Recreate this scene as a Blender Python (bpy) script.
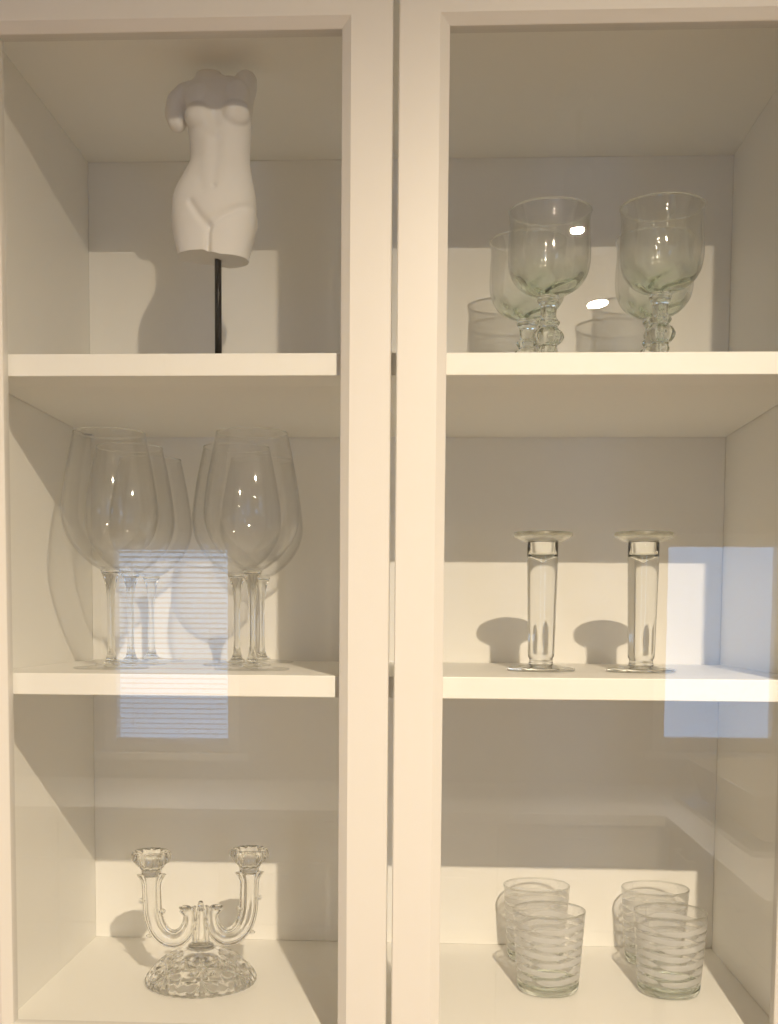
import bpy, bmesh, math, random
from mathutils import Vector, Matrix

random.seed(7)
PI = math.pi
SC = bpy.context.scene
COL = SC.collection
for _o in list(bpy.data.objects):
    bpy.data.objects.remove(_o)

# ------------------------------------------------------------------ camera
cam = bpy.data.cameras.new('camera')
cam_ob = bpy.data.objects.new('camera', cam)
COL.objects.link(cam_ob)
F_PX, SX, SY = 1169.26, 377.17, 703.64
PITCH, YAW, ROLL = -0.072595, 0.047569, -0.007071
cp, sp, cy_, sy_, cr, sr = (math.cos(PITCH), math.sin(PITCH), math.cos(YAW), math.sin(YAW), math.cos(ROLL), math.sin(ROLL))
Rx = Matrix(((1, 0, 0), (0, cp, -sp), (0, sp, cp)))
Rz = Matrix(((cy_, -sy_, 0), (sy_, cy_, 0), (0, 0, 1)))
Ry = Matrix(((cr, 0, sr), (0, 1, 0), (-sr, 0, cr)))
RM = Rz @ Rx @ Ry
ax, ay, az = RM.col[0], RM.col[1], RM.col[2]
mw = Matrix(((ax[0], az[0], -ay[0]), (ax[1], az[1], -ay[1]), (ax[2], az[2], -ay[2]))).to_4x4()
mw.translation = Vector((0.03746, -1.03983, 0.0009))
cam_ob.matrix_world = mw
cam.sensor_fit = 'VERTICAL'
cam.sensor_height = 36.0
cam.lens = F_PX / 1024 * 36.0
cam.shift_x = -(SX - 389) / 1024
cam.shift_y = (SY - 512) / 1024
cam.clip_start = 0.02
SC.camera = cam_ob

# ------------------------------------------------------------------ world, exposure
world = bpy.data.worlds.new('sky')
SC.world = world
world.use_nodes = True
bg = world.node_tree.nodes['Background']
bg.inputs[0].default_value = (0.36, 0.60, 1.0, 1)
bg.inputs[1].default_value = 4.8
SC.view_settings.view_transform = 'Standard'
SC.view_settings.look = 'None'
SC.view_settings.gamma = 1
SC.view_settings.use_curve_mapping = False
SC.view_settings.exposure = 0.0
SC.cycles.max_bounces = 20
SC.cycles.diffuse_bounces = 6
SC.cycles.glossy_bounces = 8
SC.cycles.transmission_bounces = 16
SC.cycles.transparent_max_bounces = 48
SC.cycles.sample_clamp_indirect = 4.0
SC.cycles.blur_glossy = 0.5

# ------------------------------------------------------------------ main lamp (a pendant spotlight; its housing is built further down)
LAMP = Vector((0.3007, -1.2247, 0.7360))
LAMP_AIM = Vector((0.0, 0.04, -1.0)).normalized()
LAMP_POWER = 49.5
LAMP_COLOR = (1.0, 0.83, 0.605)
LAMP_SIZE = 0.023
LAMP_SPREAD = 2.92
GLINT_POWER = 5.0
FILL_POWER = 10.5

# ------------------------------------------------------------------ dimensions (camera height is z = 0)
FLOOR, CEIL = -1.60, 0.98
IW = 0.382                      # inner half width of the cabinet
YB = 0.385                      # front face of the back panel
YS = 0.025                      # front edge of the shelves
Z1, Z2, ZF, ZC, T = 0.2382, -0.0515, -0.3997, 0.5432, 0.020
WALL_Y = 0.402

# ------------------------------------------------------------------ materials
def mat(name):
    m = bpy.data.materials.new(name)
    m.use_nodes = True
    nt = m.node_tree
    for n in list(nt.nodes):
        nt.nodes.remove(n)
    out = nt.nodes.new('ShaderNodeOutputMaterial')
    return m, nt, out

def principled(name, color, rough=0.5, metal=0.0, spec=0.5, noise=0.0, nscale=40.0, bump=0.0, stretch=None):
    m, nt, out = mat(name)
    b = nt.nodes.new('ShaderNodeBsdfPrincipled')
    b.inputs['Base Color'].default_value = (*color, 1)
    b.inputs['Roughness'].default_value = rough
    b.inputs['Metallic'].default_value = metal
    b.inputs['Specular IOR Level'].default_value = spec
    nt.links.new(b.outputs[0], out.inputs[0])
    if noise or bump:
        tc = nt.nodes.new('ShaderNodeTexCoord')
        mp = nt.nodes.new('ShaderNodeMapping')
        if stretch:
            mp.inputs['Scale'].default_value = stretch
        nz = nt.nodes.new('ShaderNodeTexNoise')
        nz.inputs['Scale'].default_value = nscale
        nz.inputs['Detail'].default_value = 4
        nt.links.new(tc.outputs['Object'], mp.inputs[0])
        nt.links.new(mp.outputs[0], nz.inputs['Vector'])
        if noise:
            mx = nt.nodes.new('ShaderNodeMix')
            mx.data_type = 'RGBA'
            mx.inputs['A'].default_value = (*[c * (1 - noise) for c in color], 1)
            mx.inputs['B'].default_value = (*[min(1, c * (1 + noise)) for c in color], 1)
            nt.links.new(nz.outputs['Fac'], mx.inputs['Factor'])
            nt.links.new(mx.outputs['Result'], b.inputs['Base Color'])
        if bump:
            bp = nt.nodes.new('ShaderNodeBump')
            bp.inputs['Strength'].default_value = bump
            bp.inputs['Distance'].default_value = 0.0006
            nt.links.new(nz.outputs['Fac'], bp.inputs['Height'])
            nt.links.new(bp.outputs[0], b.inputs['Normal'])
    return m

def thin_shader(nt, tint, absorb, f0, rough=0.0):
    """transparent sheet with an angle dependent mirror reflection and path-length tint"""
    g = nt.nodes.new('ShaderNodeNewGeometry')
    dp = nt.nodes.new('ShaderNodeVectorMath'); dp.operation = 'DOT_PRODUCT'
    nt.links.new(g.outputs['Normal'], dp.inputs[0]); nt.links.new(g.outputs['Incoming'], dp.inputs[1])
    def M(op, a, b=None):
        n = nt.nodes.new('ShaderNodeMath'); n.operation = op
        for i, v in enumerate((a, b)):
            if v is None: continue
            if isinstance(v, (int, float)): n.inputs[i].default_value = v
            else: nt.links.new(v, n.inputs[i])
        return n.outputs[0]
    c = M('MAXIMUM', M('ABSOLUTE', dp.outputs['Value']), 0.06)
    f = M('ADD', M('MULTIPLY', M('POWER', M('SUBTRACT', 1.0, c), 5.0), 1 - f0), f0)
    t = M('POWER', absorb, M('DIVIDE', 1.0, c))
    mx = nt.nodes.new('ShaderNodeMix'); mx.data_type = 'RGBA'
    mx.inputs['A'].default_value = (*tint, 1); mx.inputs['B'].default_value = (1, 1, 1, 1)
    nt.links.new(t, mx.inputs['Factor'])
    tr = nt.nodes.new('ShaderNodeBsdfTransparent'); nt.links.new(mx.outputs['Result'], tr.inputs[0])
    gl = nt.nodes.new('ShaderNodeBsdfGlossy'); gl.inputs['Roughness'].default_value = rough
    ms = nt.nodes.new('ShaderNodeMixShader')
    nt.links.new(f, ms.inputs[0]); nt.links.new(tr.outputs[0], ms.inputs[1]); nt.links.new(gl.outputs[0], ms.inputs[2])
    return ms

def thin_glass(name, tint=(0.6, 0.64, 0.6), absorb=0.994, f0=0.035, rough=0.0, refract=0.0, thick=None):
    """thin wall: sheet shader, a share of it refracting (which is what throws the grey shadow)"""
    m, nt, out = mat(name)
    ms = thin_shader(nt, tint, absorb, f0, rough)
    if refract:
        g = nt.nodes.new('ShaderNodeBsdfGlass'); g.inputs['IOR'].default_value = 1.5; g.inputs['Roughness'].default_value = 0.0
        mx = nt.nodes.new('ShaderNodeMixShader'); mx.inputs[0].default_value = refract
        nt.links.new(ms.outputs[0], mx.inputs[1]); nt.links.new(g.outputs[0], mx.inputs[2])
        if thick:                                            # the wall thickens towards the bottom of the bowl
            g.inputs['Color'].default_value = (0.96, 0.985, 0.955, 1)
            tc = nt.nodes.new('ShaderNodeTexCoord'); sp_ = nt.nodes.new('ShaderNodeSeparateXYZ'); mr = nt.nodes.new('ShaderNodeMapRange')
            nt.links.new(tc.outputs['Object'], sp_.inputs[0]); nt.links.new(sp_.outputs[2], mr.inputs['Value'])
            mr.inputs['From Min'].default_value = thick[0]; mr.inputs['From Max'].default_value = thick[1]
            mr.inputs['To Min'].default_value = 1.0; mr.inputs['To Max'].default_value = refract
            nt.links.new(mr.outputs[0], mx.inputs[0])
        ms = mx
    nt.links.new(ms.outputs[0], out.inputs[0])
    return m

def solid_glass(name, color=(0.985, 0.995, 0.985), ior=1.5, rough=0.0):
    m, nt, out = mat(name)
    g = nt.nodes.new('ShaderNodeBsdfGlass')
    g.inputs['Color'].default_value = (*color, 1)
    g.inputs['IOR'].default_value = ior
    g.inputs['Roughness'].default_value = rough
    nt.links.new(g.outputs[0], out.inputs[0])
    return m

def striped_glass(name):
    """clear tumbler wall with rows of frosted, tapering, slightly slanting dashes"""
    m, nt, out = mat(name)
    ms = thin_shader(nt, (0.55, 0.59, 0.55), 0.99, 0.04, 0.035)
    gs = nt.nodes.new('ShaderNodeBsdfGlass'); gs.inputs['IOR'].default_value = 1.5; gs.inputs['Roughness'].default_value = 0.0
    m0 = nt.nodes.new('ShaderNodeMixShader'); m0.inputs[0].default_value = 0.12
    nt.links.new(ms.outputs[0], m0.inputs[1]); nt.links.new(gs.outputs[0], m0.inputs[2]); ms = m0
    tc = nt.nodes.new('ShaderNodeTexCoord')
    sep = nt.nodes.new('ShaderNodeSeparateXYZ'); nt.links.new(tc.outputs['Object'], sep.inputs[0])
    def M(op, a, b=None, c=None):
        n = nt.nodes.new('ShaderNodeMath'); n.operation = op
        for i, v in enumerate((a, b, c)):
            if v is None: continue
            if isinstance(v, (int, float)): n.inputs[i].default_value = v
            else: nt.links.new(v, n.inputs[i])
        return n.outputs[0]
    ang = M('ARCTAN2', sep.outputs[1], sep.outputs[0])
    z = sep.outputs[2]
    wob = M('MULTIPLY', M('SINE', M('MULTIPLY', ang, 3.0)), 0.0013)
    zz = M('DIVIDE', M('ADD', M('SUBTRACT', z, 0.0128), wob), 0.0093)      # row number
    row = M('FLOOR', zz)
    fr = M('SUBTRACT', M('FRACT', zz), 0.5)
    # dash along the circumference: each row shifted, ends tapered
    ph = M('ADD', M('MULTIPLY', ang, 3.0 / (2 * PI)), M('MULTIPLY', row, 0.5))
    along = M('ABSOLUTE', M('SUBTRACT', M('FRACT', ph), 0.5))
    half = M('MULTIPLY', M('SUBTRACT', 1.0, M('POWER', M('MULTIPLY', along, 2.0), 6.0)), 0.36)
    d = M('SUBTRACT', half, M('ABSOLUTE', fr))
    k = M('MINIMUM', M('MAXIMUM', M('MULTIPLY', d, 14.0), 0.0), 1.0)
    k = M('MULTIPLY', k, M('GREATER_THAN', zz, 0.0)); k = M('MULTIPLY', k, M('LESS_THAN', zz, 7.0))
    df = nt.nodes.new('ShaderNodeBsdfDiffuse'); df.inputs[0].default_value = (0.86, 0.86, 0.86, 1)
    tl = nt.nodes.new('ShaderNodeBsdfTranslucent'); tl.inputs[0].default_value = (0.9, 0.9, 0.9, 1)
    mm = nt.nodes.new('ShaderNodeMixShader'); mm.inputs[0].default_value = 0.5
    nt.links.new(df.outputs[0], mm.inputs[1]); nt.links.new(tl.outputs[0], mm.inputs[2])
    fin = nt.nodes.new('ShaderNodeMixShader')
    nt.links.new(M('MULTIPLY', k, 0.50), fin.inputs[0])
    nt.links.new(ms.outputs[0], fin.inputs[1]); nt.links.new(mm.outputs[0], fin.inputs[2])
    nt.links.new(fin.outputs[0], out.inputs[0])
    return m

def emission(name, color, strength):
    m, nt, out = mat(name)
    e = nt.nodes.new('ShaderNodeEmission')
    e.inputs[0].default_value = (*color, 1); e.inputs[1].default_value = strength
    nt.links.new(e.outputs[0], out.inputs[0])
    return m

M_CARC = principled('white_melamine', (0.89, 0.88, 0.845), 0.42, spec=0.4, noise=0.012, nscale=60, bump=0.05)
M_DOOR = principled('white_foil', (0.71, 0.69, 0.66), 0.38, spec=0.45, noise=0.008, nscale=50, bump=0.03)
M_BACK = principled('white_hardboard', (0.87, 0.86, 0.83), 0.5, spec=0.35, noise=0.012, nscale=80)
M_PANE = thin_glass('door_glass', (0.60, 0.70, 0.64), 0.985, 0.042)
M_WIN = thin_glass('window_glass', (0.7, 0.8, 0.8), 0.99, 0.04)
M_THIN = thin_glass('thin_clear_glass', f0=0.022, rough=0.035, refract=0.06)
M_THING = thin_glass('goblet_glass', (0.55, 0.60, 0.54), 0.99, 0.03, 0.035, 0.17, (0.092, 0.116))
M_SOLID = solid_glass('solid_clear_glass', (0.995, 0.998, 0.992))
M_FROST = solid_glass('softly_scattering_glass', (0.99, 0.99, 0.97), 1.5, 0.22)
M_SOLIDG = solid_glass('greenish_clear_glass', (0.975, 0.99, 0.972))
M_PRESS = solid_glass('pressed_glass', (0.995, 0.995, 0.99))
M_STRIPE = striped_glass('striped_tumbler_glass')
M_PLASTER = principled('matt_white_plaster', (0.80, 0.79, 0.78), 0.75, spec=0.25, noise=0.015, nscale=90, bump=0.08)
M_BLACK = principled('black_metal', (0.012, 0.011, 0.010), 0.35, 0.6)
M_STEEL = principled('brushed_steel', (0.62, 0.62, 0.63), 0.3, 1.0)
M_WALL = principled('wall_paint', (0.47, 0.45, 0.41), 0.85, spec=0.2, noise=0.02, nscale=12, bump=0.1)
M_CEILP = principled('ceiling_paint', (0.82, 0.81, 0.79), 0.9, spec=0.2, noise=0.01, nscale=12)
M_FLOOR = principled('oak_floor', (0.33, 0.235, 0.15), 0.45, noise=0.25, nscale=6, stretch=(1, 9, 1))
M_FRAME = principled('window_frame_paint', (0.78, 0.78, 0.76), 0.45)
M_TOP = principled('pale_worktop', (0.62, 0.60, 0.56), 0.4, noise=0.08, nscale=140)
M_FRONT = principled('kitchen_front', (0.58, 0.55, 0.49), 0.45, noise=0.02, nscale=20)
M_RACK = principled('rack_plastic', (0.40, 0.36, 0.28), 0.4)
M_BLIND, _nt, _out = mat('blind_slat')
_d = _nt.nodes.new('ShaderNodeBsdfDiffuse'); _d.inputs[0].default_value = (0.85, 0.86, 0.88, 1)
_t = _nt.nodes.new('ShaderNodeBsdfTranslucent'); _t.inputs[0].default_value = (0.80, 0.84, 0.90, 1)
_m = _nt.nodes.new('ShaderNodeMixShader'); _m.inputs[0].default_value = 0.65
_nt.links.new(_d.outputs[0], _m.inputs[1]); _nt.links.new(_t.outputs[0], _m.inputs[2]); _nt.links.new(_m.outputs[0], _out.inputs[0])
M_LAMPW = principled('lamp_white', (0.85, 0.85, 0.84), 0.4)

# ------------------------------------------------------------------ helpers
def link(name, bm, material, parent=None, smooth=False, loc=(0, 0, 0), rotz=0.0, normals=True):
    if normals:
        bmesh.ops.recalc_face_normals(bm, faces=bm.faces)
    me = bpy.data.meshes.new(name)
    bm.to_mesh(me); bm.free()
    mats = material if isinstance(material, (list, tuple)) else [material]
    for m_ in mats:
        me.materials.append(m_)
    if smooth:
        for p in me.polygons: p.use_smooth = True
    o = bpy.data.objects.new(name, me)
    COL.objects.link(o)
    o.location = loc; o.rotation_euler = (0, 0, rotz)
    if parent: o.parent = parent
    return o

def tag(o, label, cat, group=None):
    o['label'] = label; o['category'] = cat
    if group: o['group'] = group
    return o

def thing(name, label, cat, loc=(0, 0, 0), rotz=0.0, group=None):
    o = bpy.data.objects.new(name, None)
    COL.objects.link(o)
    o.location = loc; o.rotation_euler = (0, 0, rotz)
    o.empty_display_size = 0.05
    return tag(o, label, cat, group)

def struct(name, bm, m):
    o = link(name, bm, m); o['kind'] = 'structure'; return o

def box(bm, x0, x1, y0, y1, z0, z1, bev=0.0, seg=2):
    t = bmesh.new()
    bmesh.ops.create_cube(t, size=1)
    for v in t.verts:
        v.co = Vector(((x0 + x1) / 2 + v.co.x * (x1 - x0), (y0 + y1) / 2 + v.co.y * (y1 - y0), (z0 + z1) / 2 + v.co.z * (z1 - z0)))
    if bev:
        bmesh.ops.bevel(t, geom=list(t.edges), offset=bev, segments=seg, affect='EDGES', profile=0.5)
    merge(bm, t)
    return bm

def merge(bm, t):
    vm = {}
    for v in t.verts: vm[v] = bm.verts.new(v.co)
    for f in t.faces:
        nf = bm.faces.new([vm[v] for v in f.verts]); nf.smooth = f.smooth; nf.material_index = f.material_index
    t.free()

def lathe(bm, prof, seg=64, closed=False, cx=0.0, cy=0.0, mod=None):
    """revolve (r, z) points round the axis; closed joins last to first (a ring-shaped solid)"""
    rings = []
    for (r, z) in prof:
        if r < 1e-6:
            rings.append([bm.verts.new((cx, cy, z))])
        else:
            ring = []
            for i in range(seg):
                a = 2 * PI * i / seg
                rr, z_ = (r, z) if mod is None else mod(r, z, a)
                ring.append(bm.verts.new((cx + rr * math.cos(a), cy + rr * math.sin(a), z_)))
            rings.append(ring)
    n = len(rings)
    for k in range(n if closed else n - 1):
        A, B = rings[k], rings[(k + 1) % n]
        for i in range(seg):
            j = (i + 1) % seg
            if len(A) == 1 and len(B) == 1: continue
            if len(A) == 1: bm.faces.new((A[0], B[i], B[j]))
            elif len(B) == 1: bm.faces.new((A[i], B[0], A[j]))
            else: bm.faces.new((A[i], B[i], B[j], A[j]))
    return bm

def spline(pts, n=8):
    """Catmull-Rom through 2-D / 3-D points"""
    P = [Vector(p) for p in pts]
    P = [P[0] * 2 - P[1]] + P + [P[-1] * 2 - P[-2]]
    out = []
    for i in range(1, len(P) - 2):
        for k in range(n):
            t = k / n
            a, b, c, d = P[i - 1], P[i], P[i + 1], P[i + 2]
            out.append(0.5 * ((2 * b) + (c - a) * t + (2 * a - 5 * b + 4 * c - d) * t * t + (3 * b - a - 3 * c + d) * t ** 3))
    out.append(P[-2])
    return out

def spl2(pts, n=6):
    return [(max(0.0, p[0]), p[1]) for p in spline([(a, b) for a, b in pts], n)]

def offset_profile(pr, t0, t1):
    """points of pr (r, z) moved inwards by a wall thickness running from t0 (start) to t1 (end)"""
    out = []
    n = len(pr)
    for i, (r, z) in enumerate(pr):
        a = pr[max(0, i - 1)]; b = pr[min(n - 1, i + 1)]
        dx, dz = b[0] - a[0], b[1] - a[1]
        l = math.hypot(dx, dz) or 1
        t = t0 + (t1 - t0) * i / (n - 1)
        out.append((max(0.0, r - dz / l * t), z + dx / l * t))
    return out

def rim_ring(r, z, rad, parent, m):
    b = bmesh.new()
    lathe(b, [(r + rad * math.cos(2 * PI * k / 10), z + rad * math.sin(2 * PI * k / 10)) for k in range(10)], 80, closed=True)
    return link('rim', b, m, parent, True)

def copy_thing(root, label, loc, rotz=0.0, group=None):
    r = root.copy(); COL.objects.link(r)
    r.location = loc; r.rotation_euler = (0, 0, rotz)
    r['label'] = label
    if group: r['group'] = group
    for ch in list(root.children):
        c = ch.copy(); COL.objects.link(c); c.parent = r
        for g in list(ch.children):
            d = g.copy(); COL.objects.link(d); d.parent = c
    return r

# ------------------------------------------------------------------ the room
XL, XR, YF = -2.5, 1.66, -3.95
WINS = [(-1.40, -0.80, -0.585, 0.37), (0.975, 1.54, -0.555, 0.37)]     # openings in the wall behind the camera
bm = bmesh.new(); box(bm, XL - .1, XR + .1, YF - .2, WALL_Y + .2, FLOOR - .1, FLOOR); struct('floor', bm, M_FLOOR)
bm = bmesh.new(); box(bm, XL - .1, XR + .1, YF - .2, WALL_Y + .2, CEIL, CEIL + .1); struct('ceiling', bm, M_CEILP)
bm = bmesh.new(); box(bm, XL, XR, WALL_Y, WALL_Y + .15, FLOOR, CEIL); struct('wall_back', bm, M_WALL)
bm = bmesh.new(); box(bm, XL - .1, XL, YF, WALL_Y, FLOOR, CEIL); struct('wall_left', bm, M_WALL)
bm = bmesh.new(); box(bm, XR, XR + .1, YF, WALL_Y, FLOOR, CEIL); struct('wall_right', bm, M_WALL)
bm = bmesh.new()
(a0, a1, b0, b1), (c0, c1, d0, d1) = WINS
box(bm, XL, a0, YF - .18, YF, FLOOR, CEIL); box(bm, a1, c0, YF - .18, YF, FLOOR, CEIL); box(bm, c1, XR, YF - .18, YF, FLOOR, CEIL)
box(bm, a0, a1, YF - .18, YF, FLOOR, b0); box(bm, a0, a1, YF - .18, YF, b1, CEIL)
box(bm, c0, c1, YF - .18, YF, FLOOR, d0); box(bm, c0, c1, YF - .18, YF, d1, CEIL)
struct('wall_front', bm, M_WALL)
for i, (x0, x1, z0, z1) in enumerate(WINS):
    fr = bmesh.new()
    w = 0.055
    y0, y1 = YF - .10, YF - .03
    box(fr, x0, x0 + w, y0, y1, z0, z1, .004); box(fr, x1 - w, x1, y0, y1, z0, z1, .004)
    box(fr, x0 + w, x1 - w, y0, y1, z0, z0 + w, .004); box(fr, x0 + w, x1 - w, y0, y1, z1 - w, z1, .004)
    wo = struct('window_%d' % (i + 1), fr, M_FRAME)
    p = bmesh.new(); box(p, x0 + w - .004, x1 - w + .004, y0 + .02, y0 + .026, z0 + w - .004, z1 - w + .004)
    link('window_pane', p, M_WIN, wo)
    s = bmesh.new(); box(s, x0 - .04, x1 + .04, YF - .03, YF + .05, z0 - .03, z0, .004)
    link('window_sill', s, M_FRAME, wo)
# venetian blind in the first window
bl = thing('venetian_blind', 'pale venetian blind hanging in the kitchen window', 'blind', (-1.10, YF - .012, 0.29))
hb = bmesh.new(); box(hb, -.25, .25, -.014, .014, 0, .03, .003); link('headrail', hb, M_BLIND, bl)
for k in range(39):
    sb = bmesh.new()
    zz = -.01 - k * .0218
    t = bmesh.new(); box(t, -.245, .245, -.0115, .0115, -.0005, .0005)
    bmesh.ops.rotate(t, verts=t.verts, cent=(0, 0, 0), matrix=Matrix.Rotation(math.radians(16), 3, 'X'))
    bmesh.ops.translate(t, verts=t.verts, vec=(0, 0, zz)); merge(sb, t)
    link('slat', sb, M_BLIND, bl)
for xx in (-.17, .17):
    cb = bmesh.new(); box(cb, xx - .001, xx + .001, -.0125, -.0115, -.85, 0); link('cord', cb, M_BLIND, bl)

# ------------------------------------------------------------------ kitchen counter behind the camera (seen in the door glass)
WT = -0.70
tp = bmesh.new()
box(tp, XL + .002, XR - .002, YF + .002, -3.16, WT - .04, WT, .003)
box(tp, 0.88, XR - .002, -3.16, -1.88, WT - .04, WT, .003)
tag(link('worktop', tp, M_TOP), 'pale L-shaped kitchen worktop running under both windows', 'worktop')
def base_unit(label, x0, x1, y0, y1, face):
    r = thing('base_cabinet', label, 'cabinet', ((x0 + x1) / 2, (y0 + y1) / 2, FLOOR), 0, 'kitchen base cabinets')
    cx, cy = (x0 + x1) / 2, (y0 + y1) / 2
    b = bmesh.new(); box(b, x0 - cx, x1 - cx, y0 - cy, y1 - cy, .10, WT - .04 - FLOOR); link('body', b, M_FRONT, r)
    k = bmesh.new(); box(k, x0 - cx + .02, x1 - cx - .02, y0 - cy + .05, y1 - cy - .05, 0, .10); link('plinth', k, M_FRONT, r)
    for (za, zb) in ((.105, .46), (.465, .70), (.705, .855)):
        f = bmesh.new(); hnd = bmesh.new()
        if face == 'y':
            box(f, x0 - cx + .002, x1 - cx - .002, y1 - cy, y1 - cy + .019, za, zb, .002)
            yy = y1 - cy + .019
            hx = 0.10
            box(hnd, -hx, hx, yy + .022, yy + .032, zb - .047, zb - .037, .003)
            for s in (-1, 1): box(hnd, s * hx - .005, s * hx + .005, yy - .001, yy + .032, zb - .047, zb - .037, .003)
        else:
            box(f, x0 - cx - .019, x0 - cx, y0 - cy + .002, y1 - cy - .002, za, zb, .002)
            xx = x0 - cx - .019
            hx = 0.10
            box(hnd, xx - .032, xx - .022, -hx, hx, zb - .047, zb - .037, .003)
            for s in (-1, 1): box(hnd, xx - .032, xx + .001, s * hx - .005, s * hx + .005, zb - .047, zb - .037, .003)
        fo = link('drawer', f, M_FRONT, r); link('handle', hnd, M_STEEL, fo)
xs = [XL + .01, -1.95, -1.35, -.75, -.15, .28, .86]
for i in range(6):
    base_unit(['kitchen base cabinet against the far end wall', 'kitchen base cabinet second from the end wall', 'kitchen base cabinet under the window with the blind',
               'kitchen base cabinet just past the window with the blind', 'narrow kitchen base cabinet before the corner one', 'kitchen base cabinet meeting the worktop corner'][i],
              xs[i] + .001, xs[i + 1] - .001, YF + .02, -3.20, 'y')
base_unit('kitchen base cabinet under the dish rack', 0.92, XR - .02, -2.54, -1.90, 'x')
base_unit('kitchen base cabinet in the worktop corner', 0.92, XR - .02, -3.19, -2.542, 'x')
# dish rack on its tray
dr = thing('dish_rack', 'brown slatted dish rack on a tray on the worktop', 'dish rack', (1.29, -3.0, WT), 0)
tb = bmesh.new(); box(tb, -.30, .30, -.58, .58, .0, .006, .002)
for (a, b_, c, d) in ((-.30, -.29, -.58, .58), (.29, .30, -.58, .58), (-.29, .29, -.58, -.57), (-.29, .29, .57, .58)): box(tb, a, b_, c, d, .006, .018, .002)
link('tray', tb, M_STEEL, dr)
rk = bmesh.new()
lo, hi = (-.22, .22, -.42, .42), (-.27, .27, -.50, .50)
def quadring(z, q): return [(q[0], q[2], z), (q[1], q[2], z), (q[1], q[3], z), (q[0], q[3], z)]
rings = [quadring(.018, lo), quadring(.17, hi), quadring(.17, (hi[0] + .006, hi[1] - .006, hi[2] + .006, hi[3] - .006)), quadring(.03, (lo[0] + .006, lo[1] - .006, lo[2] + .006, lo[3] - .006))]
rv = [[rk.verts.new(p) for p in r_] for r_ in rings]
for k in range(3):
    for i in range(4):
        rk.faces.new((rv[k][i], rv[k][(i + 1) % 4], rv[k + 1][(i + 1) % 4], rv[k + 1][i]))
rk.faces.new(rv[0]); rk.faces.new(rv[3])
link('basket', rk, M_RACK, dr)
pr_ = bmesh.new()
for k in range(14):
    y = -.38 + k * .058
    box(pr_, -.20, .20, y - .003, y + .003, .06, .066); box(pr_, -.203, -.197, y - .003, y + .003, .030, .15); box(pr_, .197, .203, y - .003, y + .003, .030, .15)
link('plate_prongs', pr_, M_STEEL, dr)

# ------------------------------------------------------------------ pendant spotlight that lights the cabinet
def cyl_between(bm, a, b, ra, rb, seg=24):
    a, b = Vector(a), Vector(b)
    d = (b - a).normalized()
    u = d.orthogonal().normalized(); w = d.cross(u)
    A = [bm.verts.new(a + (u * math.cos(2 * PI * i / seg) + w * math.sin(2 * PI * i / seg)) * ra) for i in range(seg)]
    B = [bm.verts.new(b + (u * math.cos(2 * PI * i / seg) + w * math.sin(2 * PI * i / seg)) * rb) for i in range(seg)]
    for i in range(seg): bm.faces.new((A[i], A[(i + 1) % seg], B[(i + 1) % seg], B[i]))
    bm.faces.new(A); bm.faces.new(B)

def spotlight(label, mouth, aim, size, power, color, spread=PI):
    top = mouth - aim * 0.10
    r = thing('ceiling_spotlight', label, 'lamp', (top.x, top.y, CEIL), 0, 'white spotlights under the kitchen ceiling')
    o = Vector((top.x, top.y, CEIL))
    b = bmesh.new(); lathe(b, [(0, 0), (.045, 0), (.045, -.018), (.04, -.022), (0, -.022)], 32); link('ceiling_rose', b, M_LAMPW, r, True)
    b = bmesh.new(); cyl_between(b, (0, 0, -.02), (0, 0, top.z - CEIL), .006, .006); link('rod', b, M_LAMPW, r, True)
    b = bmesh.new(); rel = top - o
    rr = max(.026, size / 2 + .006)
    cyl_between(b, rel - aim * .01, rel + aim * .095, rr, rr, 32); link('lamp_head', b, M_LAMPW, r)
    ld = bpy.data.lights.new('bulb', 'AREA'); ld.shape = 'DISK'; ld.size = size; ld.energy = power; ld.color = color; ld.spread = spread
    lo_ = bpy.data.objects.new('bulb', ld); COL.objects.link(lo_)
    lo_.parent = r
    lo_.rotation_euler = aim.to_track_quat('-Z', 'Y').to_euler()
    lo_.location = mouth - o
    return r
DOWN = Vector((0, 0, -1))
spotlight('white spotlight on a rod close in front of the glass cabinet', LAMP, LAMP_AIM, LAMP_SIZE, LAMP_POWER, LAMP_COLOR, LAMP_SPREAD)
spotlight('added white spotlight over the middle of the kitchen floor, mirrored in the door glass', Vector((0.475, -2.22, 0.86)), Vector((.12, .12, -1)).normalized(), .056, GLINT_POWER, (1.0, 0.86, 0.68))  # added lamp, placed so its mirror image gives the pane a bright ellipse
spotlight('added white fill spotlight over the dish rack worktop', Vector((1.15, -2.75, 0.86)), DOWN, .056, FILL_POWER * 1.5, (1.0, 0.88, 0.72), 1.3)  # invented lamp, added to brighten the worktop reflected in the door glass
spotlight('added white fill spotlight over the worktop by the window with the blind', Vector((-1.0, -3.3, 0.86)), DOWN, .056, FILL_POWER, (1.0, 0.88, 0.72), 1.4)  # second added fill lamp; lifts the mirrored counter on the blind side

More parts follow.
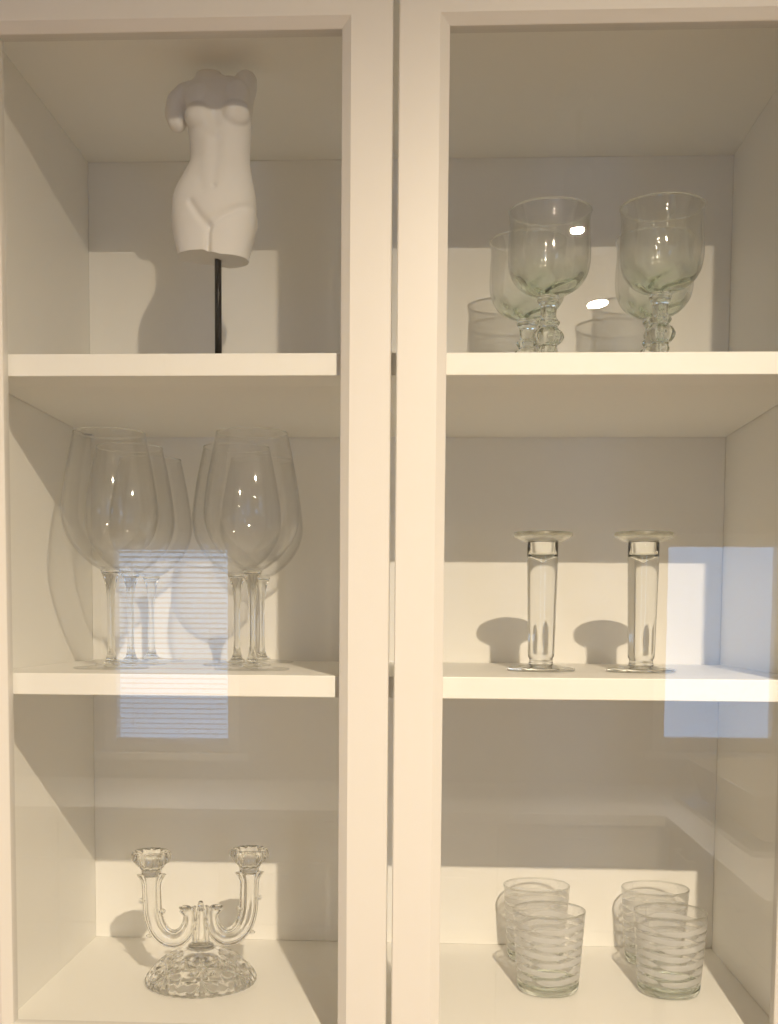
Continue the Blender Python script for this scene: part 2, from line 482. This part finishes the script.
# ------------------------------------------------------------------ display cabinet
cab = thing('display_cabinet', 'white wall cabinet with two framed glass doors and two shelves', 'cabinet', (0, YB / 2, ZF - .018))
def cpart(name, bm, m, parent=cab, smooth=False):
    bmesh.ops.translate(bm, verts=bm.verts, vec=(0, -YB / 2, -(ZF - .018)))
    return link(name, bm, m, parent, smooth)
ZT, ZBOT = ZC + .018, ZF - .018
YC = 0.0215                           # front edge of the carcass, behind the doors
for x0, x1 in ((-.40, -IW), (IW, .40)):
    b = bmesh.new(); box(b, x0, x1, YC, WALL_Y - .001, ZBOT, ZT, .0006); cpart('side_panel', b, M_CARC)
b = bmesh.new(); box(b, -IW, IW, YC, WALL_Y - .001, ZC, ZT, .0006); cpart('top_panel', b, M_CARC)
b = bmesh.new(); box(b, -IW, IW, YC, WALL_Y - .001, ZBOT, ZF, .0006); cpart('bottom_panel', b, M_CARC)
b = bmesh.new(); box(b, -IW + .0003, IW - .0003, YB, YB + .008, ZF + .0003, ZC - .0003); cpart('back_panel', b, M_BACK)
for z in (Z1, Z2):
    b = bmesh.new(); box(b, -IW + .0008, IW - .0008, YS, YB - .0008, z - T, z, .0009); sh = cpart('shelf', b, M_CARC)
for z in (Z1, Z2):
    b = bmesh.new()
    box(b, -IW, -IW + .011, YB - .03, YB - .021, z - T - .004, z - T, .0008)
    cpart('shelf_support', b, M_STEEL)

def door(x0, x1, gx0, gx1, gz0, gz1, z0, z1, bw=.0084, bd=.006):
    """framed door: outer rectangle, front face, sloping inner bevel, straight inner wall, back"""
    th = .0195
    bm = bmesh.new()
    def ring(xa, xb, za, zb, y): return [bm.verts.new(p) for p in ((xa, y, za), (xb, y, za), (xb, y, zb), (xa, y, zb))]
    e = .0011
    R_ = [ring(x0, x1, z0, z1, th), ring(x0, x1, z0, z1, e), ring(x0 + e, x1 - e, z0 + e, z1 - e, 0),
          ring(gx0 - bw, gx1 + bw, gz0 - bw, gz1 + bw, 0), ring(gx0 - .0006, gx1 + .0006, gz0 - .0006, gz1 + .0006, bd), ring(gx0, gx1, gz0, gz1, bd + .0008), ring(gx0, gx1, gz0, gz1, th)]
    for k in range(len(R_)):
        A, B = R_[k], R_[(k + 1) % len(R_)]
        for i in range(4):
            bm.faces.new((A[i], A[(i + 1) % 4], B[(i + 1) % 4], B[i]))
    d = cpart('door', bm, M_DOOR)
    b = bmesh.new(); box(b, gx0 - .003, gx1 + .003, .0095, .0135, gz0 - .003, gz1 + .003)
    cpart('glass_pane', b, M_PANE, d)
    return d
door(-.3985, -.0023, -.3492, -.0468, ZBOT + .040, .5085, ZBOT + .002, ZT - .001)
door(.0025, .3985, .0463, .3474, ZBOT + .040, .5095, ZBOT + .002, ZT - .000)

# ------------------------------------------------------------------ wine glasses on the middle shelf
def make_wine_glass(label):
    r = thing('wine_glass', label, 'wine glass', (0, 0, 0), 0, 'tall wine glasses on the middle shelf')
    outer = spl2([(.0095, .0995), (.0165, .1030), (.0265, .1110), (.0370, .1230), (.0445, .1370), (.0478, .1520), (.0474, .166), (.0444, .189), (.0400, .213), (.0355, .2345)], 6)
    inner = offset_profile(outer, .0016, .0008)
    prof = [(0, .0992)] + outer + [(.0353, .2348)] + inner[::-1] + [(0, .1014)]
    b = bmesh.new(); lathe(b, prof, 72); link('bowl', b, M_THIN, r, True)
    rim_ring(.0351, .2348, .0007, r, M_SOLID)
    st = spl2([(.0125, .0033), (.0075, .0065), (.0045, .013), (.0034, .030), (.0034, .055), (.0039, .073), (.0058, .087), (.0100, .0988)], 6)
    b = bmesh.new(); lathe(b, [(0, .0033)] + st + [(0, .0990)], 32); link('stem', b, M_SOLID, r, True)
    ft = [(0, 0), (.0365, 0), (.0375, .0006), (.0372, .0014), (.030, .0021), (.020, .0030), (.012, .0040), (0, .0042)]
    b = bmesh.new(); lathe(b, ft, 64); link('foot', b, M_THIN, r, True)
    return r
wg = make_wine_glass('foremost wine glass of the left-hand trio, nearest the cabinet side')
wg.location = (-.2880, .130, Z2)
copy_thing(wg, 'middle wine glass of the left-hand trio, half hidden behind the front one', (-.2935, .2285, Z2), .5)
copy_thing(wg, 'rearmost wine glass of the left-hand trio, nearest the back panel', (-.2945, .3265, Z2), 1.1)
copy_thing(wg, 'foremost wine glass of the right-hand trio beside the door frame', (-.1445, .130, Z2), .3)
copy_thing(wg, 'wine glass of the right-hand trio behind and to the left of its front glass', (-.1765, .2285, Z2), .8)
copy_thing(wg, 'wine glass of the right-hand trio behind and to the right of its front glass', (-.1640, .3265, Z2), 1.4)

# ------------------------------------------------------------------ goblets on the top right shelf
def make_goblet(label):
    r = thing('goblet', label, 'goblet', (0, 0, 0), 0, 'short-stemmed goblets on the top shelf')
    outer = spl2([(.0110, .0835), (.0210, .0868), (.0305, .0930), (.0372, .1020), (.0402, .1120), (.0409, .1230), (.0405, .135), (.0397, .147), (.0398, .157), (.0409, .1645)], 6)
    inner = offset_profile(outer, .0042, .0013)
    ins = {(round(a, 6), round(z, 6)) for a, z in inner}
    def swirl(rr, z, a):                                   # mould ripples on the inside of the thick bottom
        if (round(rr, 6), round(z, 6)) in ins:
            k = max(0.0, min(1.0, (.118 - z) / .025))
            return rr * (1 + k * .020 * math.sin(7 * a + z * 260)), z + k * .0009 * math.sin(5 * a - rr * 300)
        return rr, z
    prof = [(0, .0832)] + outer + [(.0407, .1652)] + inner[::-1] + [(0, .0872)]
    b = bmesh.new(); lathe(b, prof, 96, mod=swirl); link('bowl', b, M_THING, r, True)
    rim_ring(.0403, .1652, .0010, r, M_SOLID)
    st = spl2([(.0100, .0040), (.0078, .0080), (.0070, .016), (.0080, .024), (.0098, .029), (.0086, .0335)], 5)
    st += spl2([(.0088, .0355), (.0130, .0385), (.0152, .0440), (.0125, .0495), (.0085, .0525)], 5)
    st += spl2([(.0090, .0540), (.0108, .0565), (.0108, .059), (.0080, .062), (.0074, .067), (.0080, .073)], 5)
    st += spl2([(.0098, .0765), (.0112, .079), (.0108, .0818), (.0105, .0830)], 5) + [(0, .0830)]
    fac = lambda rr, z, a: ((rr * (1 + .05 * math.cos(8 * a)) if .012 < z < .076 else rr), z)
    b = bmesh.new(); lathe(b, [(0, .0040)] + st, 64, mod=fac); link('stem', b, M_SOLIDG, r, True)
    ft = [(0, 0), (.0335, 0), (.0345, .0008), (.0340, .0020), (.026, .0034), (.016, .0046), (.0098, .0056), (0, .0058)]
    b = bmesh.new(); lathe(b, ft, 64); link('foot', b, M_THING, r, True)
    return r
gb = make_goblet('front goblet of the pair nearer the door frame, clear rounded bowl')
gb.location = (.1485, .157, Z1)
copy_thing(gb, 'rear goblet of the pair nearer the door frame, partly behind the front one', (.1345, .249, Z1), .2)
copy_thing(gb, 'front goblet of the pair nearer the cabinet side, rim highest in view', (.2570, .148, Z1), .35)
copy_thing(gb, 'rear goblet of the pair nearer the cabinet side, mostly behind the front one', (.2680, .245, Z1), .1)

# ------------------------------------------------------------------ two candlesticks on the middle right shelf
def make_candlestick(label):
    r = thing('candlestick', label, 'candlestick', (0, 0, 0), 0, 'pair of clear glass candlesticks')
    prof = [(0, .0062), (.0128, .0062), (.0124, .0085), (.0118, .0110), (.0122, .0130), (.0133, .0145), (.0136, .020)]
    prof += [(.0136 + .0021 * k / 8, .020 + .094 * k / 8) for k in range(1, 9)]
    prof += [(.0157, .1165), (.0156, .1290), (.0152, .1304), (.0151, .1326), (.0140, .1332), (.0128, .1326), (.0123, .1310), (.0120, .1185), (.0112, .1172), (0, .1102)]
    b = bmesh.new(); lathe(b, prof, 72)
    o = link('column', b, M_SOLID, r, True)
    ds = [(.0153, .1304), (.0215, .1326), (.0275, .1356), (.0296, .1370), (.0300, .1386), (.0297, .1400), (.0288, .1406), (.0270, .1396), (.0210, .1364), (.0153, .1336)]
    b = bmesh.new(); lathe(b, ds, 72, closed=True); link('drip_dish', b, M_FROST, r, True)
    ft = [(0, 0), (.0335, 0), (.0347, .0009), (.0347, .0024), (.0330, .0032), (.0250, .0044), (.0170, .0058), (.0128, .0068), (0, .0069)]
    b = bmesh.new(); lathe(b, ft, 72); link('base', b, M_SOLID, r, True)
    return r
cs = make_candlestick('clear glass candlestick nearer the door frame, stem fully transparent')
cs.location = (.148, .168, Z2)
copy_thing(cs, 'clear glass candlestick farther from the door frame, dark streak down its stem', (.249, .163, Z2), .4)

# ------------------------------------------------------------------ pressed glass candelabra
ca = thing('candelabra', 'pressed glass two-armed candelabra on a domed base', 'candelabra', (-.2145, .214, ZF), math.radians(12))
def dome_mod(r, z, a):
    # pressed star cuts round the dome and a scalloped foot edge
    k = max(0.0, min(1.0, (r - .014) / .015))
    star = 0.0
    for j in range(6):
        a0 = j * PI / 3 + PI / 6
        da = (a - a0 + PI) % (2 * PI) - PI
        u, w = da * .043, (r - .041) * 1.15
        rad = math.hypot(u, w)
        if rad < .0225:
            th = math.atan2(w, u)
            star -= .0026 * abs(math.cos(4 * th)) ** 4 * math.sin(PI * min(1.0, rad / .0225)) ** .6
    rib = .0006 * math.cos(36 * a) * max(0.0, min(1.0, (r - .054) / .004))
    return r + rib, (max(0.0, z + star * k) if z > .0035 else z)
dout = spl2([(.0600, .0015), (.0606, .0040), (.0590, .0085), (.0535, .0165), (.0450, .0245), (.0340, .0310), (.0240, .0352), (.0160, .0385), (.0135, .0420)], 12)
din = spl2([(0, .024), (.020, .0215), (.034, .0155), (.046, .0075), (.0535, .0)], 6)
b = bmesh.new(); lathe(b, din + [(.0590, 0)] + dout + [(.0100, .0440), (0, .0445)], 240, mod=dome_mod)
link('domed_base', b, M_PRESS, ca, True)

def sweep(bm, path, widths, depth, ridges=True, seg=20):
    """sweep a ridged cross-section along a path lying in the x-z plane"""
    rings = []
    n = len(path)
    for i, p in enumerate(path):
        a, c = path[max(0, i - 1)], path[min(n - 1, i + 1)]
        t = Vector((c[0] - a[0], c[1] - a[1])).normalized()
        nx, nz = -t.y, t.x
        w = widths[i]
        ring = []
        for k in range(seg * 2):
            u = 2 * PI * k / (seg * 2)
            x = math.cos(u); y = math.sin(u)
            s = abs(x)
            prof = (1 - s ** 4) ** .5 if s < 1 else 0
            if ridges:
                prof *= 1 - .55 * math.exp(-((s - .55) / .12) ** 2)
            yy = depth / 2 * prof * (1 if y >= 0 else -1)
            if abs(y) < 1e-6: yy = 0
            ring.append(bm.verts.new((p[0] + nx * w / 2 * x, yy, p[1] + nz * w / 2 * x)))
        rings.append(ring)
    for A, B in zip(rings, rings[1:]):
        for k in range(len(A)):
            bm.faces.new((A[k], A[(k + 1) % len(A)], B[(k + 1) % len(B)], B[k]))
    bm.faces.new(rings[0]); bm.faces.new(rings[-1])

def ellipsoid(bm, c, rx, ry, rz, su=16, sv=10):
    t = bmesh.new(); bmesh.ops.create_uvsphere(t, u_segments=su, v_segments=sv, radius=1)
    for v in t.verts: v.co = Vector((c[0] + v.co.x * rx, c[1] + v.co.y * ry, c[2] + v.co.z * rz))
    merge(bm, t)

for s in (-1, 1):
    pts = [(s * .0530, .1205), (s * .0530, .1120), (s * .0527, .095), (s * .0518, .078), (s * .0470, .0620), (s * .0380, .0515), (s * .0270, .0490), (s * .0180, .0545), (s * .0128, .0640), (s * .0120, .0740), (s * .0140, .0815)]
    path = [(p[0], p[1]) for p in spline(pts, 7)]
    n = len(path)
    wd = []
    for i in range(n):
        t = i / (n - 1)
        w = .0205
        if t < .13: w = .0205 + .0115 * (1 - t / .13) ** 1.5
        if t > .58: w = .0205 - .0085 * (t - .58) / .42
        if t > .90: w += .0075 * ((t - .90) / .10) ** 1.5
        wd.append(w)
    b = bmesh.new(); sweep(b, path, wd, .0150)
    # leaf curl at the inner end, thorns along the arm
    ellipsoid(b, (s * .0170, 0, .0830), .0070, .005, .0026)
    ellipsoid(b, (s * .0635, 0, .0920), .0034, .0040, .0030); ellipsoid(b, (s * .0415, 0, .0800), .0034, .0040, .0030)
    ellipsoid(b, (s * .0560, 0, .0530), .0034, .0035, .0022)
    vx = bmesh.new(); merge(vx, b)
    link('arm', vx, M_PRESS, ca, True)
    sc = lambda r, z, a: (r * (1 + (.05 * math.cos(12 * a) if z > .128 and r > .012 else 0)), z)
    cup = [(0, .1165), (.0075, .1175), (.0106, .1205), (.0112, .1250), (.0135, .1290), (.0178, .1325), (.0203, .1365), (.0208, .1400), (.0195, .1440), (.0175, .1455),
           (.0135, .1445), (.0118, .1420), (.0112, .1360), (.0106, .1260), (0, .1240)]
    b = bmesh.new(); lathe(b, cup, 72, mod=sc)
    bmesh.ops.translate(b, verts=b.verts, vec=(s * .0530, 0, .0015))
    link('candle_cup', b, M_PRESS, ca, True)
b = bmesh.new()
fin = spline([(.0, .040), (0, .055), (0, .070), (0, .0835)], 6)
sweep(b, [(p[0], p[1]) for p in fin], [.0190 - .0125 * (i / (len(fin) - 1)) ** 2 for i in range(len(fin))], .013)
ellipsoid(b, (0, 0, .0845), .0036, .004, .0058)
link('finial', b, M_PRESS, ca, True)

# ------------------------------------------------------------------ striped tumblers on the cabinet floor
def make_tumbler(label):
    r = thing('tumbler', label, 'tumbler', (0, 0, 0), 0, 'striped tumblers on the cabinet floor')
    H = .0868
    rr = lambda z: .0328 + .0062 * z / H
    out = [(rr(.0118 + (H - .0118) * k / 14), .0118 + (H - .0118) * k / 14) for k in range(15)]
    inn = [(a - .0016, z) for a, z in out]
    prof = out + [(rr(H) - .0003, H + .0005), (rr(H) - .0011, H + .0005)] + inn[::-1]
    b = bmesh.new(); lathe(b, prof, 80, closed=True); link('wall', b, M_STRIPE, r, True)
    rim_ring(rr(H) - .0008, H + .0005, .0010, r, M_SOLID)
    base = [(0, .0010), (.022, .0010), (.0262, 0), (.0300, 0), (.0320, .0012), (.0329, .0035)] + [(rr(.0116), .0116), (rr(.0116) - .0018, .0116), (.029, .0102), (.020, .0092), (0, .0088)]
    b = bmesh.new(); lathe(b, base, 80); link('base', b, M_SOLIDG, r, True)
    return r
tu = make_tumbler('front striped tumbler of the pair nearer the door frame')
tu.location = (.1655, .213, ZF)
copy_thing(tu, 'rear striped tumbler of the pair nearer the door frame', (.1625, .332, ZF), 1.0)
copy_thing(tu, 'front striped tumbler of the pair nearer the cabinet side', (.2960, .215, ZF), 2.1)
copy_thing(tu, 'rear striped tumbler of the pair nearer the cabinet side', (.3005, .327, ZF), .6)

# ------------------------------------------------------------------ plaster torso on a black rod
TX, TY = -.1795, .138
st_ = thing('torso_statuette', 'white plaster female torso without head or arms on a black rod', 'statuette', (TX, TY, Z1))
U = .000294
ZB0 = .3565 - Z1        # height of the thigh cut above the shelf
UZ = .0002775
def zY(Y): return (685 - Y) * UZ
def xX(X): return (X - 262) * U * .985
def build_torso():
    # Y, left, right, front depth, back depth (zoomed picture units)
    S = [(735, 132, 360, 80, 82), (700, 128, 366, 84, 84), (680, 124, 370, 86, 88), (650, 118, 378, 88, 92), (610, 110, 388, 92, 100), (570, 105, 392, 95, 108), (530, 105, 393, 96, 112), (490, 108, 392, 96, 108),
         (450, 120, 387, 92, 94), (410, 142, 379, 86, 76), (370, 164, 373, 82, 66), (340, 170, 372, 80, 64), (300, 168, 374, 82, 70), (260, 164, 377, 84, 78),
         (220, 160, 378, 84, 84), (180, 154, 380, 80, 86), (150, 140, 384, 72, 84), (125, 128, 388, 62, 80), (105, 134, 390, 54, 74), (90, 158, 372, 46, 66), (78, 178, 320, 42, 56), (66, 186, 284, 40, 48), (52, 190, 276, 38, 46)]
    P = spline([tuple(s) for s in [(a, b, c) for a, b, c, _, _ in S]], 5)
    D = spline([(a, d, e) for a, _, _, d, e in S], 5)
    bm = bmesh.new()
    N = 72
    rings = []
    for p, dd in zip(P, D):
        Y, l, r = p; df, db = dd[1], dd[2]
        cx, hw = (l + r) / 2, (r - l) / 2
        ex = 2.35
        ring = []
        for i in range(N):
            a = 2 * PI * i / N
            c, s = math.cos(a), math.sin(a)
            x = cx + hw * math.copysign(abs(c) ** (2 / ex), c)
            y = (db if s > 0 else df) * math.copysign(abs(s) ** (2 / ex), s)
            ring.append(bm.verts.new((xX(x), y * U, zY(Y))))
        rings.append(ring)
    for A, B in zip(rings, rings[1:]):
        for i in range(N): bm.faces.new((A[i], A[(i + 1) % N], B[(i + 1) % N], B[i]))
    bm.faces.new(rings[0]); bm.faces.new(rings[-1])
    def blob(X, Y, yd, rx, rz, ry): ellipsoid(bm, (xX(X), yd * U, zY(Y)), rx * U, ry * U, rz * UZ, 24, 16)
    # breasts
    blob(212, 222, -56, 52, 48, 44); blob(332, 216, -56, 50, 48, 44)
    blob(205, 165, -40, 46, 66, 40); blob(335, 158, -40, 44, 66, 40)
    blob(300, 96, 6, 46, 34, 40); blob(190, 108, 6, 50, 34, 42)
    # buttocks
    blob(180, 545, 70, 66, 70, 56); blob(325, 545, 70, 64, 70, 56)
    # hanging upper arm stump, raised upper arm stump
    def limb(pts):
        for (X0, Y0, d0, r0), (X1, Y1, d1, r1) in zip(pts, pts[1:]):
            for k in range(9):
                t = k / 8
                blob(X0 + (X1 - X0) * t, Y0 + (Y1 - Y0) * t, d0 + (d1 - d0) * t, r0 + (r1 - r0) * t, r0 + (r1 - r0) * t, r0 + (r1 - r0) * t)
    limb([(158, 126, 6, 46), (132, 150, 6, 45), (121, 190, -2, 38), (126, 226, -8, 30)])
    limb([(325, 130, 6, 46), (348, 112, 4, 46), (358, 82, 2, 38)])
    bmesh.ops.recalc_face_normals(bm, faces=bm.faces)
    me = bpy.data.meshes.new('torso_raw'); bm.to_mesh(me); bm.free()
    tmp = bpy.data.objects.new('torso_raw', me); COL.objects.link(tmp)
    md = tmp.modifiers.new('remesh', 'REMESH'); md.mode = 'VOXEL'; md.voxel_size = .00095
    sm = tmp.modifiers.new('smooth', 'SMOOTH'); sm.factor = .6; sm.iterations = 14
    dg = bpy.context.evaluated_depsgraph_get(); dg.update()
    nm = bpy.data.meshes.new_from_object(tmp.evaluated_get(dg))
    bpy.data.objects.remove(tmp)
    # carved detail on the front
    def seg_d(px, py, a, b):
        ax_, ay_ = a; bx_, by_ = b
        vx, vy = bx_ - ax_, by_ - ay_
        t = max(0, min(1, ((px - ax_) * vx + (py - ay_) * vy) / (vx * vx + vy * vy)))
        return math.hypot(px - ax_ - vx * t, py - ay_ - vy * t), t
    g = lambda d, s: math.exp(-(d / s) ** 2)
    lines = [  # polyline, width, depth (picture units), fade
        ([(186, 486), (215, 530), (247, 566)], 13, 7.5), ([(247, 566), (290, 536), (345, 505), (385, 490)], 13, 8.5),
        ([(247, 566), (243, 620), (240, 700)], 9, 13.0),
        ([(272, 250), (270, 330), (264, 420)], 16, 3.2), ([(268, 150), (270, 215)], 20, 6.0),
        ([(168, 250), (215, 232), (262, 262)], 16, 2.5), ([(275, 262), (320, 240), (368, 246)], 16, 2.5),
        ([(205, 330), (210, 390), (225, 440)], 20, 3.0), ([(335, 330), (332, 390), (318, 440)], 20, 2.6),
        ([(164, 190), (158, 165), (160, 140)], 9, 8.0),
    ]
    no = [v.normal.copy() for v in nm.vertices]
    for v, n in zip(nm.vertices, no):
        X, Y = v.co.x / (U * .985) + 262, 685 - v.co.z / UZ - 40
        fr = max(0.0, -n.y) ** .7
        d = 0.0
        for pl, w, dep in lines:
            best = min(seg_d(X, Y, pl[i], pl[i + 1])[0] for i in range(len(pl) - 1))
            d -= dep * g(best, w) * fr
        d += 5.0 * g(math.hypot(X - 262, (Y - 480) * .8), 52) * fr          # lower belly
        d -= 5.0 * g(math.hypot(X - 266, Y - 432), 8) * fr                  # navel
        d += 4.0 * g(math.hypot(X - 236, (Y - 300) * .5), 26) * fr + 4.0 * g(math.hypot(X - 306, (Y - 300) * .5), 26) * fr
        d -= 6.0 * g(math.hypot((X - 238), Y - 56), 13) * max(0, n.z)       # dent in the neck break
        v.co += n * d * U
        # uneven break at the thighs: nearer the door side hangs lower
        if v.co.z < zY(685):
            lim = zY(685) + (zY(700) - zY(685)) * max(0, min(1, (X - 225) / 60))
            if v.co.z < lim: v.co.z = lim
    for p in nm.polygons: p.use_smooth = True
    nm.name = 'torso'
    return nm
tm = build_torso()
tm.materials.clear(); tm.materials.append(M_PLASTER)
to = bpy.data.objects.new('torso', tm); COL.objects.link(to); to.parent = st_
to.location = (0, 0, ZB0)
b = bmesh.new(); lathe(b, [(0, .010), (.0034, .010), (.0034, ZB0 + .030), (0, ZB0 + .030)], 24)
link('rod', b, M_BLACK, st_, True, loc=(.0, 0, 0))
b = bmesh.new(); box(b, -.03, .03, -.03, .03, 0, .012, .0015); link('base', b, M_BLACK, st_)

for o in COL.objects:
    if o.parent is None and o.get('category') in ('wine glass', 'goblet', 'candlestick', 'candelabra', 'tumbler', 'statuette'):
        o.location.z += .0003
